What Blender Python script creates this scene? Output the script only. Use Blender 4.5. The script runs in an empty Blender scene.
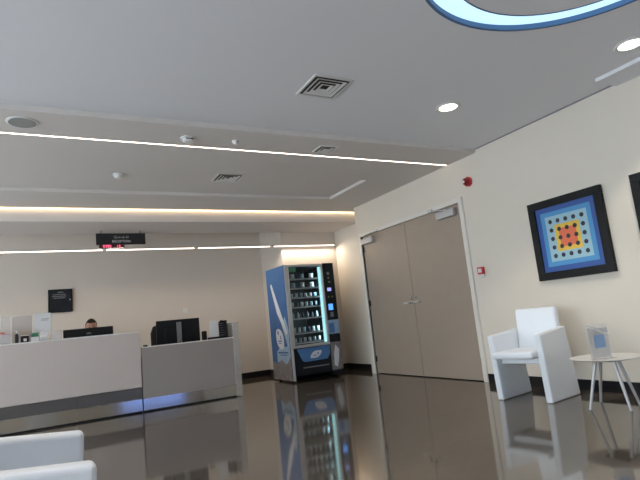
import bpy, bmesh, math, random
from mathutils import Matrix, Vector
random.seed(7)
S = bpy.context.scene
C = S.collection
PI = math.pi

# ------------------------------------------------------------------ materials
def mat(name, col, rough=0.6, metal=0.0, ior=1.5, coat=0.0, noise=0.0, nscale=8.0, bump=0.0, spec=0.5):
    m = bpy.data.materials.new(name); m.use_nodes = True
    nt = m.node_tree; b = nt.nodes['Principled BSDF']
    b.inputs['Base Color'].default_value = (*col, 1)
    b.inputs['Roughness'].default_value = rough
    b.inputs['Metallic'].default_value = metal
    b.inputs['IOR'].default_value = ior
    b.inputs['Coat Weight'].default_value = coat
    b.inputs['Specular IOR Level'].default_value = spec
    tc = nt.nodes.new('ShaderNodeTexCoord')
    nz = nt.nodes.new('ShaderNodeTexNoise'); nz.inputs['Scale'].default_value = nscale
    nz.inputs['Detail'].default_value = 4
    nt.links.new(tc.outputs['Object'], nz.inputs['Vector'])
    k = noise if noise else 0.02
    mx = nt.nodes.new('ShaderNodeMix'); mx.data_type = 'RGBA'
    mx.inputs[6].default_value = (*[c * (1 - k) for c in col], 1)
    mx.inputs[7].default_value = (*[min(1, c * (1 + k)) for c in col], 1)
    nt.links.new(nz.outputs['Fac'], mx.inputs[0])
    nt.links.new(mx.outputs[2], b.inputs['Base Color'])
    if bump:
        bp = nt.nodes.new('ShaderNodeBump'); bp.inputs['Strength'].default_value = bump
        bp.inputs['Distance'].default_value = 0.01
        nt.links.new(nz.outputs['Fac'], bp.inputs['Height'])
        nt.links.new(bp.outputs['Normal'], b.inputs['Normal'])
    return m

def emis(name, col, strength):
    m = bpy.data.materials.new(name); m.use_nodes = True
    b = m.node_tree.nodes['Principled BSDF']
    b.inputs['Base Color'].default_value = (*[0.6 * c for c in col], 1)
    b.inputs['Emission Color'].default_value = (*col, 1)
    b.inputs['Emission Strength'].default_value = strength
    b.inputs['Roughness'].default_value = 0.5
    return m

def clear(name, col, fac, rough=0.15):
    m = bpy.data.materials.new(name); m.use_nodes = True
    nt = m.node_tree; b = nt.nodes['Principled BSDF']; out = nt.nodes['Material Output']
    b.inputs['Base Color'].default_value = (*col, 1); b.inputs['Roughness'].default_value = rough
    t = nt.nodes.new('ShaderNodeBsdfTransparent'); x = nt.nodes.new('ShaderNodeMixShader')
    x.inputs[0].default_value = fac
    nt.links.new(t.outputs[0], x.inputs[1]); nt.links.new(b.outputs[0], x.inputs[2])
    nt.links.new(x.outputs[0], out.inputs['Surface'])
    return m

WORLD = 3.8
BAR = 7.5
M = {}
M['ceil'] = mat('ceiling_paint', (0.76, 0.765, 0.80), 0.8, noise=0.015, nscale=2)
M['ceil2'] = mat('reception_ceiling_paint', (0.66, 0.625, 0.60), 0.8, noise=0.015, nscale=2)  # ceiling paint with the warmer, dimmer light over reception put into its colour
M['wall'] = mat('wall_paint', (0.68, 0.63, 0.55), 0.7, noise=0.02, nscale=3)
M['back'] = mat('back_wall_paint', (0.64, 0.575, 0.505), 0.7, noise=0.02, nscale=3)
M['trimwhite'] = mat('door_frame_paint', (0.70, 0.67, 0.62), 0.45)
M['door'] = mat('door_laminate', (0.33, 0.27, 0.22), 0.45, noise=0.05, nscale=5)
M['base'] = mat('black_skirting', (0.012, 0.012, 0.014), 0.35, spec=0.15)
M['steel'] = mat('brushed_steel', (0.50, 0.47, 0.44), 0.09, metal=1.0, noise=0.05, nscale=30)
M['alu'] = mat('satin_aluminium', (0.55, 0.55, 0.56), 0.35, metal=0.6)
M['closer'] = mat('closer_silver', (0.46, 0.45, 0.46), 0.35)
M['speaker'] = mat('speaker_grille', (0.30, 0.31, 0.29), 0.7)
M['chrome'] = mat('chrome', (0.75, 0.75, 0.75), 0.15, metal=1.0)
M['deskA'] = mat('counter_laminate_pale', (0.57, 0.495, 0.455), 0.5, noise=0.03, nscale=3)
M['deskB'] = mat('counter_laminate_grey', (0.325, 0.285, 0.265), 0.5, noise=0.03, nscale=3)
M['deskC'] = mat('counter_plinth_grey', (0.10, 0.092, 0.09), 0.3)
M['edge'] = mat('white_counter_edge', (0.75, 0.73, 0.70), 0.4)
M['post'] = mat('end_post_satin', (0.52, 0.49, 0.45), 0.25, metal=0.75, noise=0.1, nscale=3)
M['black'] = mat('black_plastic', (0.012, 0.013, 0.014), 0.45, spec=0.15)
M['black2'] = mat('black_fabric', (0.02, 0.02, 0.022), 0.85, noise=0.2, nscale=200)
M['dark'] = mat('dark_grey_plastic', (0.028, 0.028, 0.030), 0.5, spec=0.15)
M['grey'] = mat('mid_grey_plastic', (0.16, 0.165, 0.17), 0.5)
M['leather'] = mat('white_leather', (0.77, 0.81, 0.86), 0.38, noise=0.02, nscale=30, bump=0.05)  # blue cast of the ring light is put into the leather colour
M['tablewhite'] = mat('white_table_lacquer', (0.72, 0.71, 0.69), 0.3)
M['legw'] = mat('white_table_leg', (0.50, 0.50, 0.50), 0.35, metal=0.3)
M['white'] = mat('white_plastic', (0.70, 0.70, 0.69), 0.4)
M['paper'] = mat('white_paper', (0.66, 0.65, 0.65), 0.7)
M['paper2'] = mat('pinkish_paper', (0.55, 0.48, 0.46), 0.7)
M['tan'] = mat('tan_card', (0.32, 0.26, 0.19), 0.7)
M['green'] = mat('green_card', (0.02, 0.16, 0.09), 0.6)
M['red'] = mat('red_plastic', (0.55, 0.02, 0.03), 0.35)
M['darkred'] = mat('dark_red_lens', (0.22, 0.012, 0.02), 0.25)
M['acryl'] = clear('clear_acrylic', (0.70, 0.67, 0.66), 0.38)
M['acryl2'] = clear('clear_acrylic_thin', (0.78, 0.78, 0.78), 0.22)
M['glass'] = clear('vending_glass', (0.10, 0.12, 0.13), 0.10, 0.03)
M['pane'] = clear('window_pane', (0.8, 0.85, 0.9), 0.08, 0.03)
M['vblue'] = mat('vending_blue', (0.055, 0.13, 0.30), 0.6, spec=0.2, noise=0.25, nscale=4)
M['vblue2'] = mat('vending_front_blue', (0.07, 0.19, 0.42), 0.35, noise=0.2, nscale=6)
M['vlight'] = mat('vending_pale_blue', (0.28, 0.42, 0.58), 0.4, noise=0.3, nscale=9)
M['vstone'] = mat('vending_stone_print', (0.20, 0.18, 0.18), 0.5, noise=0.7, nscale=14)
M['vwhite'] = mat('vending_white_print', (0.62, 0.64, 0.68), 0.4)
M['vframe'] = mat('vending_silver_frame', (0.50, 0.49, 0.49), 0.35, metal=0.3)
M['vdark'] = mat('vending_dark_front', (0.014, 0.017, 0.022), 0.3, spec=0.15)
M['vint'] = mat('vending_interior', (0.02, 0.023, 0.03), 0.5)
M['shelf'] = mat('vending_shelf', (0.35, 0.38, 0.40), 0.4)
M['packs'] = [mat('silver_pack', (0.40, 0.44, 0.47), 0.35, noise=0.5, nscale=60),
              mat('pale_pack', (0.22, 0.30, 0.36), 0.5, noise=0.6, nscale=70),
              mat('dark_pack', (0.03, 0.04, 0.06), 0.4, noise=0.8, nscale=60)]
M['skin'] = mat('skin', (0.42, 0.22, 0.15), 0.5)
M['hair'] = mat('dark_hair', (0.012, 0.009, 0.008), 0.8, spec=.1, noise=0.3, nscale=120)
M['shirt'] = mat('navy_shirt', (0.03, 0.035, 0.05), 0.8)
M['trouser'] = mat('charcoal_trousers', (0.03, 0.03, 0.032), 0.85)
M['ledwhite'] = emis('led_line_white', (1.0, 0.84, 0.74), 4.5)
M['ledwarm'] = emis('led_cove_warm', (1.0, 0.72, 0.42), 4.5)
M['ledpend'] = emis('led_pendant', (1.0, 0.84, 0.74), 2.2)
M['ring'] = emis('led_ring', (0.56, 0.81, 0.95), 0.75)
M['ringrim'] = mat('ring_rim_blue', (0.07, 0.16, 0.33), 0.6)
M['lens'] = emis('downlight_lens', (1.0, 0.95, 0.82), 5.0)
M['vled'] = emis('vending_led', (0.45, 0.90, 0.95), 0.7)
M['vdisp'] = emis('vending_blue_display', (0.10, 0.35, 1.0), 0.9)
M['vdisp2'] = emis('vending_violet_display', (0.35, 0.35, 0.9), 0.7)
M['redled'] = emis('red_led_digits', (1.0, 0.12, 0.22), 1.4)
M['reddim'] = mat('red_tinted_display', (0.06, 0.006, 0.014), 0.3)

def floor_mat():
    m = bpy.data.materials.new('polished_floor_tile'); m.use_nodes = True
    nt = m.node_tree; b = nt.nodes['Principled BSDF']
    tc = nt.nodes.new('ShaderNodeTexCoord')
    mp = nt.nodes.new('ShaderNodeMapping'); mp.inputs['Scale'].default_value = (0.5, 3.0, 1)
    n1 = nt.nodes.new('ShaderNodeTexNoise'); n1.inputs['Scale'].default_value = 2.2
    n1.inputs['Detail'].default_value = 8; n1.inputs['Distortion'].default_value = 0.8
    nt.links.new(tc.outputs['Object'], mp.inputs[0]); nt.links.new(mp.outputs[0], n1.inputs['Vector'])
    r = nt.nodes.new('ShaderNodeValToRGB')
    r.color_ramp.elements[0].position = 0.3; r.color_ramp.elements[0].color = (0.078, 0.066, 0.055, 1)
    r.color_ramp.elements[1].position = 0.72; r.color_ramp.elements[1].color = (0.130, 0.110, 0.092, 1)
    nt.links.new(n1.outputs['Fac'], r.inputs[0])
    br = nt.nodes.new('ShaderNodeTexBrick'); br.offset = 0; br.inputs['Scale'].default_value = 1
    br.inputs['Brick Width'].default_value = 0.9; br.inputs['Row Height'].default_value = 0.9
    br.inputs['Mortar Size'].default_value = 0.003; br.inputs['Mortar Smooth'].default_value = 0.2
    br.inputs['Color1'].default_value = (1, 1, 1, 1); br.inputs['Color2'].default_value = (0.9, 0.9, 0.9, 1)
    br.inputs['Mortar'].default_value = (0.45, 0.45, 0.45, 1)
    nt.links.new(tc.outputs['Object'], br.inputs['Vector'])
    mx = nt.nodes.new('ShaderNodeMix'); mx.data_type = 'RGBA'; mx.blend_type = 'MULTIPLY'; mx.inputs[0].default_value = 1
    nt.links.new(r.outputs[0], mx.inputs[6]); nt.links.new(br.outputs['Color'], mx.inputs[7])
    nt.links.new(mx.outputs[2], b.inputs['Base Color'])
    b.inputs['Roughness'].default_value = 0.065
    b.inputs['IOR'].default_value = 2.5
    b.inputs['Specular Tint'].default_value = (1.0, .93, .85, 1)
    n2 = nt.nodes.new('ShaderNodeTexNoise'); n2.inputs['Scale'].default_value = 3.0; n2.inputs['Detail'].default_value = 3
    nt.links.new(tc.outputs['Object'], n2.inputs['Vector'])
    bp = nt.nodes.new('ShaderNodeBump'); bp.inputs['Strength'].default_value = 0.02; bp.inputs['Distance'].default_value = 0.01
    nt.links.new(n2.outputs['Fac'], bp.inputs['Height']); nt.links.new(bp.outputs['Normal'], b.inputs['Normal'])
    return m
M['floor'] = floor_mat()

# ------------------------------------------------------------------ helpers
def box(bm, x0, x1, y0, y1, z0, z1, rot=None, mi=0):
    pts = [Vector((x, y, z)) for z in (z0, z1) for y in (y0, y1) for x in (x0, x1)]
    if rot: pts = [rot @ q for q in pts]
    v = [bm.verts.new(q) for q in pts]
    for f in ((0, 2, 3, 1), (4, 5, 7, 6), (0, 1, 5, 4), (2, 6, 7, 3), (0, 4, 6, 2), (1, 3, 7, 5)):
        bm.faces.new([v[i] for i in f]).material_index = mi

def prism(bm, pts, axis, a, b):
    """polygon pts in the two other axes, extruded from a to b along axis"""
    def P(p, t):
        return {'x': (t, p[0], p[1]), 'y': (p[0], t, p[1]), 'z': (p[0], p[1], t)}[axis]
    A = [bm.verts.new(P(p, a)) for p in pts]; B = [bm.verts.new(P(p, b)) for p in pts]
    n = len(pts)
    bm.faces.new(A); bm.faces.new(B[::-1])
    for i in range(n): bm.faces.new((A[i], B[i], B[(i + 1) % n], A[(i + 1) % n]))

def tube(bm, p, q, r0, r1=None, n=16):
    p = Vector(p); q = Vector(q); r1 = r0 if r1 is None else r1
    d = (q - p).normalized(); u = d.orthogonal().normalized(); w = d.cross(u)
    A = []; B = []
    for i in range(n):
        t = 2 * PI * i / n; o = u * math.cos(t) + w * math.sin(t)
        A.append(bm.verts.new(p + o * r0)); B.append(bm.verts.new(q + o * r1))
    bm.faces.new(A[::-1]); bm.faces.new(B)
    for i in range(n): bm.faces.new((A[i], A[(i + 1) % n], B[(i + 1) % n], B[i]))

def lathe(bm, prof, c=(0, 0, 0), n=32, sx=1, sy=1):
    rings = []
    for r, z in prof:
        rings.append([bm.verts.new((c[0] + sx * r * math.cos(2 * PI * i / n), c[1] + sy * r * math.sin(2 * PI * i / n), c[2] + z)) for i in range(n)])
    for a, b in zip(rings, rings[1:]):
        for i in range(n): bm.faces.new((a[i], a[(i + 1) % n], b[(i + 1) % n], b[i]))
    bm.faces.new(rings[0][::-1]); bm.faces.new(rings[-1])

def obj(name, bm, m, parent=None, bevel=0, seg=2, smooth=False):
    bmesh.ops.recalc_face_normals(bm, faces=bm.faces)
    me = bpy.data.meshes.new(name); bm.to_mesh(me); bm.free()
    o = bpy.data.objects.new(name, me); C.objects.link(o)
    for x in (m if isinstance(m, list) else [m]): me.materials.append(x)
    if parent: o.parent = parent
    if bevel:
        b = o.modifiers.new('bevel', 'BEVEL'); b.width = bevel; b.segments = seg; b.limit_method = 'ANGLE'
    if smooth or bevel:
        for f in me.polygons: f.use_smooth = True
        if not smooth or bevel:
            w = o.modifiers.new('wn', 'WEIGHTED_NORMAL') if bevel else None
    return o

def bx(name, dims, m, parent=None, bevel=0, seg=2):
    bm = bmesh.new(); box(bm, *dims); return obj(name, bm, m, parent, bevel, seg)

def struct(o): o['kind'] = 'structure'; return o
def tag(o, label, cat, group=None):
    o['label'] = label; o['category'] = cat
    if group: o['group'] = group
    return o
def thing(name, loc, label, cat, group=None, rz=0):
    o = bpy.data.objects.new(name, None); C.objects.link(o); o.location = loc; o.rotation_euler = (0, 0, rz)
    o.empty_display_size = 0.1
    return tag(o, label, cat, group)
def copy_tree(o, parent=None):
    c = o.copy(); C.objects.link(c); c.parent = parent
    for ch in list(o.children): copy_tree(ch, c)
    return c

def text(name, s, size, m, parent, loc, rot, ext=0.001, align='CENTER', sx=1.0):
    cu = bpy.data.curves.new(name, 'FONT'); cu.body = s; cu.size = size; cu.extrude = ext
    cu.align_x = align; cu.align_y = 'CENTER'
    t = bpy.data.objects.new(name + '_tmp', cu); C.objects.link(t)
    dg = bpy.context.evaluated_depsgraph_get(); dg.update()
    me = bpy.data.meshes.new_from_object(t.evaluated_get(dg)); bpy.data.objects.remove(t); bpy.data.curves.remove(cu)
    me.name = name
    o = bpy.data.objects.new(name, me); C.objects.link(o); me.materials.clear(); me.materials.append(m)
    o.parent = parent; o.location = loc; o.rotation_euler = rot; o.scale = (sx, 1, 1)
    return o

# ------------------------------------------------------------------ room shell
XL, XR, YR = -4.5, 4.94, -4.0
XA = 5.2            # recessed alcove wall
Z1, Z2, Z3 = 3.0, 2.95, 2.76
struct(bx('floor', (XL - .2, XA + .3, YR - .2, 10.15, -0.1, 0), M['floor']))

# right wall with double-door opening
bm = bmesh.new()
box(bm, XR, XA + .2, YR, 4.98, 0, 3.2)
box(bm, XR, XA + .2, 4.98, 7.46, 2.39, 3.2)
box(bm, XR, XA + .2, 7.46, 7.60, 0, 3.2)
struct(obj('wall_right', bm, M['wall']))
struct(bx('wall_alcove', (XA, XA + .2, 7.60, 8.85, 0, 3.2), M['wall']))
bm = bmesh.new(); box(bm, XL, 3.99, 9.95, 10.15, 0, 3.3); box(bm, 3.99, XA + .2, 8.85, 10.15, 0, 3.3)
struct(obj('wall_back', bm, M['back']))

# left wall and rear wall, each with a glazed opening
def wall_with_window(name, axis, c0, c1, a0, a1, o0, o1, z0, z1, m, extra=None):
    bm = bmesh.new()
    def b(u0, u1, w0, w1):
        if axis == 'x': box(bm, c0, c1, u0, u1, w0, w1)
        else: box(bm, u0, u1, c0, c1, w0, w1)
    b(extra[1] if extra else a0, o0, 0, 3.2)
    if extra: b(a0, extra[0], 0, 3.2)
    b(o1, a1, 0, 3.2)
    b(o0, o1, z1, 3.2)
    if z0 > 0: b(o0, o1, 0, z0)
    if extra:
        box(bm, extra[0], extra[1], c0, c1, 0, extra[2]); box(bm, extra[0], extra[1], c0, c1, extra[3], 3.2)
    return struct(obj(name, bm, m))
wall_with_window('wall_left', 'x', XL - .2, XL, YR, 10.15, -3.6, 9.4, 0.1, 2.85, M['wall'])
wall_with_window('wall_rear', 'y', YR - .2, YR, XL, XA + .2, 2.1, 4.3, 0.5, 1.5, M['wall'])
def window(name, axis, c, a0, a1, z0, z1, n, pm=None):
    bm = bmesh.new(); t = .03
    def b(u0, u1, w0, w1, d=.03):
        if axis == 'x': box(bm, c - d, c + d, u0, u1, w0, w1)
        else: box(bm, u0, u1, c - d, c + d, w0, w1)
    b(a0, a1, z0, z0 + .06); b(a0, a1, z1 - .06, z1)
    for i in range(n + 1):
        u = a0 + (a1 - a0) * i / n; u = min(max(u, a0 + t), a1 - t); b(u - t, u + t, z0, z1)
    w = struct(obj(name, bm, M['alu']))
    bm = bmesh.new(); b(a0 + .03, a1 - .03, z0 + .03, z1 - .03, .004); obj('pane', bm, pm or M['pane'], w)
tinted = clear('blue_tinted_pane', (.3, .4, .8), .08, .03)  # blue and dimness of the daylight outside put into the pane colour
for n_ in tinted.node_tree.nodes:
    if n_.type == 'BSDF_TRANSPARENT': n_.inputs[0].default_value = (.42, .50, .74, 1)
window('window_1', 'x', XL - .1, -3.6, 9.4, 0.1, 2.85, 8)  # unseen glazing, added to let world light in as fill
window('window_2', 'y', YR - .1, 2.1, 4.3, 0.5, 1.5, 2, tinted)

# main ceiling with annular recess for ring light, and island
RC = (2.73, 1.37); RO, RI = 1.03, 0.83; N = 96
def ceiling_main():
    bm = bmesh.new()
    x0, x1, y0, y1 = XL, XR, YR, 4.55
    rim = []; out = []
    for i in range(N):
        t = 2 * PI * i / N; c, s = math.cos(t), math.sin(t)
        rim.append((RC[0] + RO * c, RC[1] + RO * s))
        k = min(((x1 - RC[0]) / c) if c > 1e-9 else (((x0 - RC[0]) / c) if c < -1e-9 else 1e9),
                ((y1 - RC[1]) / s) if s > 1e-9 else (((y0 - RC[1]) / s) if s < -1e-9 else 1e9))
        out.append((RC[0] + k * c, RC[1] + k * s))
    def nearest(c):
        return min(range(N), key=lambda i: (out[i][0] - c[0]) ** 2 + (out[i][1] - c[1]) ** 2)
    for c in ((x0, y0), (x0, y1), (x1, y0), (x1, y1)): out[nearest(c)] = c
    a = [bm.verts.new((*p, Z1)) for p in rim]; b = [bm.verts.new((*p, Z1)) for p in out]
    a2 = [bm.verts.new((*p, 3.2)) for p in rim]; b2 = [bm.verts.new((*p, 3.2)) for p in out]
    for i in range(N):
        j = (i + 1) % N
        bm.faces.new((a[i], b[i], b[j], a[j])); bm.faces.new((a2[i], a2[j], b2[j], b2[i]))
        bm.faces.new((a[i], a[j], a2[j], a2[i])); bm.faces.new((b[i], b2[i], b2[j], b[j]))
    lathe(bm, [(RI, 0), (RI, .2)], (RC[0], RC[1], Z1), N)
    # dropped margin along the right wall near the camera
    box(bm, 4.62, XR, YR, 2.66, 2.965, 3.0)
    return bm
struct(obj('ceiling', ceiling_main(), M['ceil']))
# lowered ceiling over the reception with a tray recess
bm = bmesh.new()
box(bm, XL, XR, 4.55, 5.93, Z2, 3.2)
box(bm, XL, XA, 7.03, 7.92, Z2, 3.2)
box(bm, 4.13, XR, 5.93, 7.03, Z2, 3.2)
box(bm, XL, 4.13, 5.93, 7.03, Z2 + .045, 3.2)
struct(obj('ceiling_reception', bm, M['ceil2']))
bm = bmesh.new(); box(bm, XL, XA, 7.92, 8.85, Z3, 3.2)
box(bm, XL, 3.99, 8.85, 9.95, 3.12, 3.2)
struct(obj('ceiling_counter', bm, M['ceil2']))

# skirting
struct(bx('baseboard_right', (XR - .012, XR, YR, 4.90, 0, .11), M['base']))
struct(bx('baseboard_alcove', (XA - .012, XA, 7.60, 8.85, 0, .11), M['base']))
bm = bmesh.new(); box(bm, XL, 3.99, 9.938, 9.95, 0, .11); box(bm, 3.978, 3.99, 8.85, 9.938, 0, .11); box(bm, 3.978, XA - .012, 8.838, 8.85, 0, .11)
struct(obj('baseboard_back', bm, M['base']))

struct(bx('trim_3', (XR - .006, XR, 2.67, 4.55, Z1 - .014, Z1), mat('shadow_gap', (.20, .20, .24), .8)))
# door frame + two leaves
bm = bmesh.new()
box(bm, XR - .018, XR + .14, 4.90, 4.98, 0, 2.45)
box(bm, XR - .018, XR + .14, 7.46, 7.53, 0, 2.45)
box(bm, XR - .018, XR + .14, 4.98, 7.46, 2.385, 2.45)
box(bm, XR - .026, XR - .018, 4.905, 4.925, 0, 2.44)
struct(obj('trim_1', bm, M['trimwhite'], bevel=.004))
def leaf(name, y0, y1, hinge_y, arm_dir, cy0, cy1, handle):
    d = struct(bx(name, (XR + .02, XR + .065, y0, y1, .012, 2.383), M['door'], bevel=.003))
    x = XR + .02
    for z in (.25, 1.2, 2.15):
        bm = bmesh.new(); tube(bm, (x - .006, hinge_y, z - .05), (x - .006, hinge_y, z + .05), .009)
        box(bm, x - .003, x, min(hinge_y, hinge_y - .03 * arm_dir), max(hinge_y, hinge_y - .03 * arm_dir), z - .05, z + .05)
        obj('hinge', bm, M['dark'], d)
    c = bx('door_closer', (x - .07, x, cy0, cy1, 2.235, 2.335), M['closer'], d, bevel=.006)
    mid = (cy0 + cy1) / 2
    bm = bmesh.new()
    tube(bm, (x - .035, mid, 2.33), (x - .035, mid, 2.352), .015)
    e = mid - arm_dir * .30
    tube(bm, (x - .035, mid, 2.35), (x - .17, mid - arm_dir * .14, 2.352), .010)
    tube(bm, (x - .17, mid - arm_dir * .14, 2.352), (XR - .03, e, 2.40), .009)
    box(bm, XR - .04, XR - .0185, e - .04, e + .04, 2.388, 2.42)
    obj('closer_arm', bm, M['alu'], c)
    s = 1 if handle > (y0 + y1) / 2 else -1
    bm = bmesh.new(); tube(bm, (x, handle, 1.125), (x - .008, handle, 1.125), .027)
    tube(bm, (x - .008, handle, 1.125), (x - .055, handle, 1.125), .013)
    tube(bm, (x - .055, handle + .006 * s, 1.125), (x - .052, handle - .13 * s, 1.125), .014)
    h = obj('door_handle', bm, M['closer'], d, smooth=False)
    bm = bmesh.new(); tube(bm, (x, handle, 1.195), (x - .01, handle, 1.195), .024); tube(bm, (x - .01, handle, 1.195), (x - .022, handle, 1.195), .008)
    obj('lock_cylinder', bm, M['chrome'], d)
    return d
leaf('door_1', 6.232, 7.455, 7.452, 1, 7.08, 7.43, 6.29)
leaf('door_2', 4.985, 6.226, 4.988, -1, 5.06, 5.42, 6.17)
bm = bmesh.new(); box(bm, XR + .07, XR + .09, 4.98, 7.46, 0, 2.39)
struct(obj('trim_2', bm, M['base']))

# ------------------------------------------------------------------ ceiling fixtures
# ring light
rl = thing('ring_light', (RC[0], RC[1], Z1), 'large round blue-white glowing ring light recessed in the main ceiling', 'ceiling light')
def annulus(bm, r0, r1, z0, z1, n=N):
    ra = [(r0, z0), (r1, z0), (r1, z1), (r0, z1)]
    R = [[bm.verts.new((r * math.cos(2 * PI * i / n), r * math.sin(2 * PI * i / n), z)) for i in range(n)] for r, z in ra]
    for k in range(4):
        a, b = R[k], R[(k + 1) % 4]
        for i in range(n): bm.faces.new((a[i], a[(i + 1) % n], b[(i + 1) % n], b[i]))
bm = bmesh.new(); annulus(bm, RI + .008, RO - .024, .035, .06); obj('diffuser', bm, M['ring'], rl)
bm = bmesh.new(); annulus(bm, RO - .024, RO - .002, -.004, .075); obj('outer_rim', bm, M['ringrim'], rl)
bm = bmesh.new(); annulus(bm, RI + .001, RI + .008, -.004, .075); obj('inner_rim', bm, M['ringrim'], rl)

# recessed downlights
DL = [((3.60, 3.58), 'round recessed downlight in front of the double door, left of the two visible', 1),
      ((4.29, 2.13), 'round recessed downlight near the right wall beside the ring light', 1)]
extra = [(0.2, 2.2), (-2.2, 2.2), (0.2, -0.6), (-2.2, -0.6), (2.6, -1.4), (4.1, -0.4), (-2.4, 3.7)]  # unseen downlights added for the general light of the room
extra_lbl = ['round recessed downlight left of the ring light, outside the photo', 'round recessed downlight far left of the ring light', 'round recessed downlight behind the camera in the left half',
             'round recessed downlight in the rear left corner', 'round recessed downlight in front of the rear window', 'round recessed downlight near the right wall behind the camera', 'round recessed downlight by the left window wall near the counter']
def downlight_proto():
    t = thing('downlight', (0, 0, 0), '', 'ceiling light', 'recessed round downlights in the main ceiling')
    bm = bmesh.new(); n = 40
    pr = [(.090, -.001), (.122, -.001), (.125, -.006), (.108, -.012), (.090, -.010)]
    R = [[bm.verts.new((r * math.cos(2 * PI * i / n), r * math.sin(2 * PI * i / n), z)) for i in range(n)] for r, z in pr]
    for k in range(5):
        a, b = R[k], R[(k + 1) % 5]
        for i in range(n): bm.faces.new((a[i], a[(i + 1) % n], b[(i + 1) % n], b[i]))
    obj('trim_ring', bm, M['white'], t, smooth=True)
    bm = bmesh.new(); lathe(bm, [(.089, -.003), (.089, -.006), (.03, -.007)], n=n); obj('lens', bm, M['lens'], t)
    l = bpy.data.lights.new('downlight_beam', 'SPOT'); l.energy = 42; l.spot_size = math.radians(95); l.spot_blend = 0.35
    l.color = (1, .90, .76); l.shadow_soft_size = .05
    lo = bpy.data.objects.new('downlight_beam', l); C.objects.link(lo); lo.parent = t; lo.location = (0, 0, -.03)
    return t
dp = downlight_proto()
alld = [(p, l) for p, l, _ in DL] + list(zip(extra, extra_lbl))
for i, (p, l) in enumerate(alld):
    o = dp if i == 0 else copy_tree(dp)
    o.location = (p[0], p[1], Z1); o['label'] = l

# LED line in the reception ceiling
tag(bx('led_line_light', (XL, 4.92, 5.079, 5.089, Z2 - .004, Z2 + .001), M['ledwhite']), 'thin straight pinkish white LED line running across the lowered ceiling', 'ceiling light')
# cove strip at the bulkhead
tag(bx('cove_light', (XL, XA - .01, 7.885, 7.905, Z2 - .009, Z2 - .0005), M['ledwarm']), 'warm white strip light along the top of the bulkhead above the counter', 'ceiling light')
# suspended linear lights over the back counter
sp = None
names = ['leftmost', 'second', 'third', 'rightmost']
xs = [(-.68, .78), (.83, 2.27), (2.33, 3.71), (3.78, 5.12)]
wl = ['straight pendant light bar at the far left of the row over the counter', 'straight pendant light bar directly right of the red digit display',
      'straight pendant light bar between the sign and the vending machine', 'straight pendant light bar above the vending machine, ending at the right wall']
for (a, b), l in zip(xs, wl):
    t = thing('pendant_light_bar', ((a + b) / 2, 8.75, 2.47), l, 'ceiling light', 'straight pendant light bars in a row over the back counter')
    h = (b - a) / 2
    bx('housing', (-h, h, -.016, .016, .006, .022), M['alu'], t)
    bx('diffuser', (-h, h, -.011, .011, -.008, .006), M['ledpend'], t)
    la = bpy.data.lights.new('bar_lamp', 'AREA'); la.shape = 'RECTANGLE'; la.size = 2 * h - .04; la.size_y = .03; la.energy = BAR; la.color = (1, .84, .66)
    lo = bpy.data.objects.new('bar_lamp', la); C.objects.link(lo); lo.parent = t; lo.location = (0, -.002, -.016); lo.rotation_euler = (math.radians(-18), 0, 0)
    bx('end_cap', (-h - .006, -h, -.02, .02, -.012, .026), M['dark'], t)
    bx('end_cap', (h, h + .006, -.02, .02, -.012, .026), M['dark'], t)
    for s in (-1, 1):
        bm = bmesh.new(); tube(bm, (s * (h - .05), 0, .022), (s * (h - .05), 0, Z3 - 2.47), .0025, n=8); obj('suspension_wire', bm, M['alu'], t)

# air vents
def vent(loc, size, label, name='ceiling_vent', rings=3):
    t = thing(name, loc, label, 'air vent', 'square air vents in the ceilings'); h = size / 2
    def frame(bm, r, w, z0, z1):
        box(bm, -r, r, -r, -r + w, z0, z1); box(bm, -r, r, r - w, r, z0, z1)
        box(bm, -r, -r + w, -r + w, r - w, z0, z1); box(bm, r - w, r, -r + w, r - w, z0, z1)
    bm = bmesh.new(); frame(bm, h, .022, -.008, 0); obj('frame', bm, M['white'], t)
    bx('backing', (-h + .022, h - .022, -h + .022, h - .022, -.002, 0), M['black'], t)
    for k in range(rings):
        r = h - .045 - k * .042
        bm = bmesh.new()
        # sloped louvre ring
        ro, ri = r, r - .026
        o = [(-ro, -ro), (ro, -ro), (ro, ro), (-ro, ro)]; i_ = [(-ri, -ri), (ri, -ri), (ri, ri), (-ri, ri)]
        for dz in (0,):
            A = [bm.verts.new((*p, -.012)) for p in o]; B = [bm.verts.new((*p, -.003)) for p in i_]
            A2 = [bm.verts.new((*p, -.009)) for p in o]; B2 = [bm.verts.new((*p, -.0002)) for p in i_]
            for q in range(4):
                w = (q + 1) % 4
                bm.faces.new((A[q], A[w], B[w], B[q])); bm.faces.new((A2[q], B2[q], B2[w], A2[w]))
                bm.faces.new((A[q], A2[q], A2[w], A[w])); bm.faces.new((B[q], B[w], B2[w], B2[q]))
        obj('louvre', bm, M['white'], t)
    r = h - .045 - rings * .042
    if r > .02: bx('centre_plate', (-r, r, -r, r, -.012, -.004), M['white'], t)
    return t
vent((2.15, 3.55, Z1), .38, 'square white louvred air vent in the high main ceiling')
vent((2.13, 6.25, Z2 + .045), .36, 'square white air vent inside the shallow ceiling tray over reception')
vent((2.86, 4.86, Z2), .24, 'small square white ceiling vent beside the LED line', rings=1)

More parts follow.
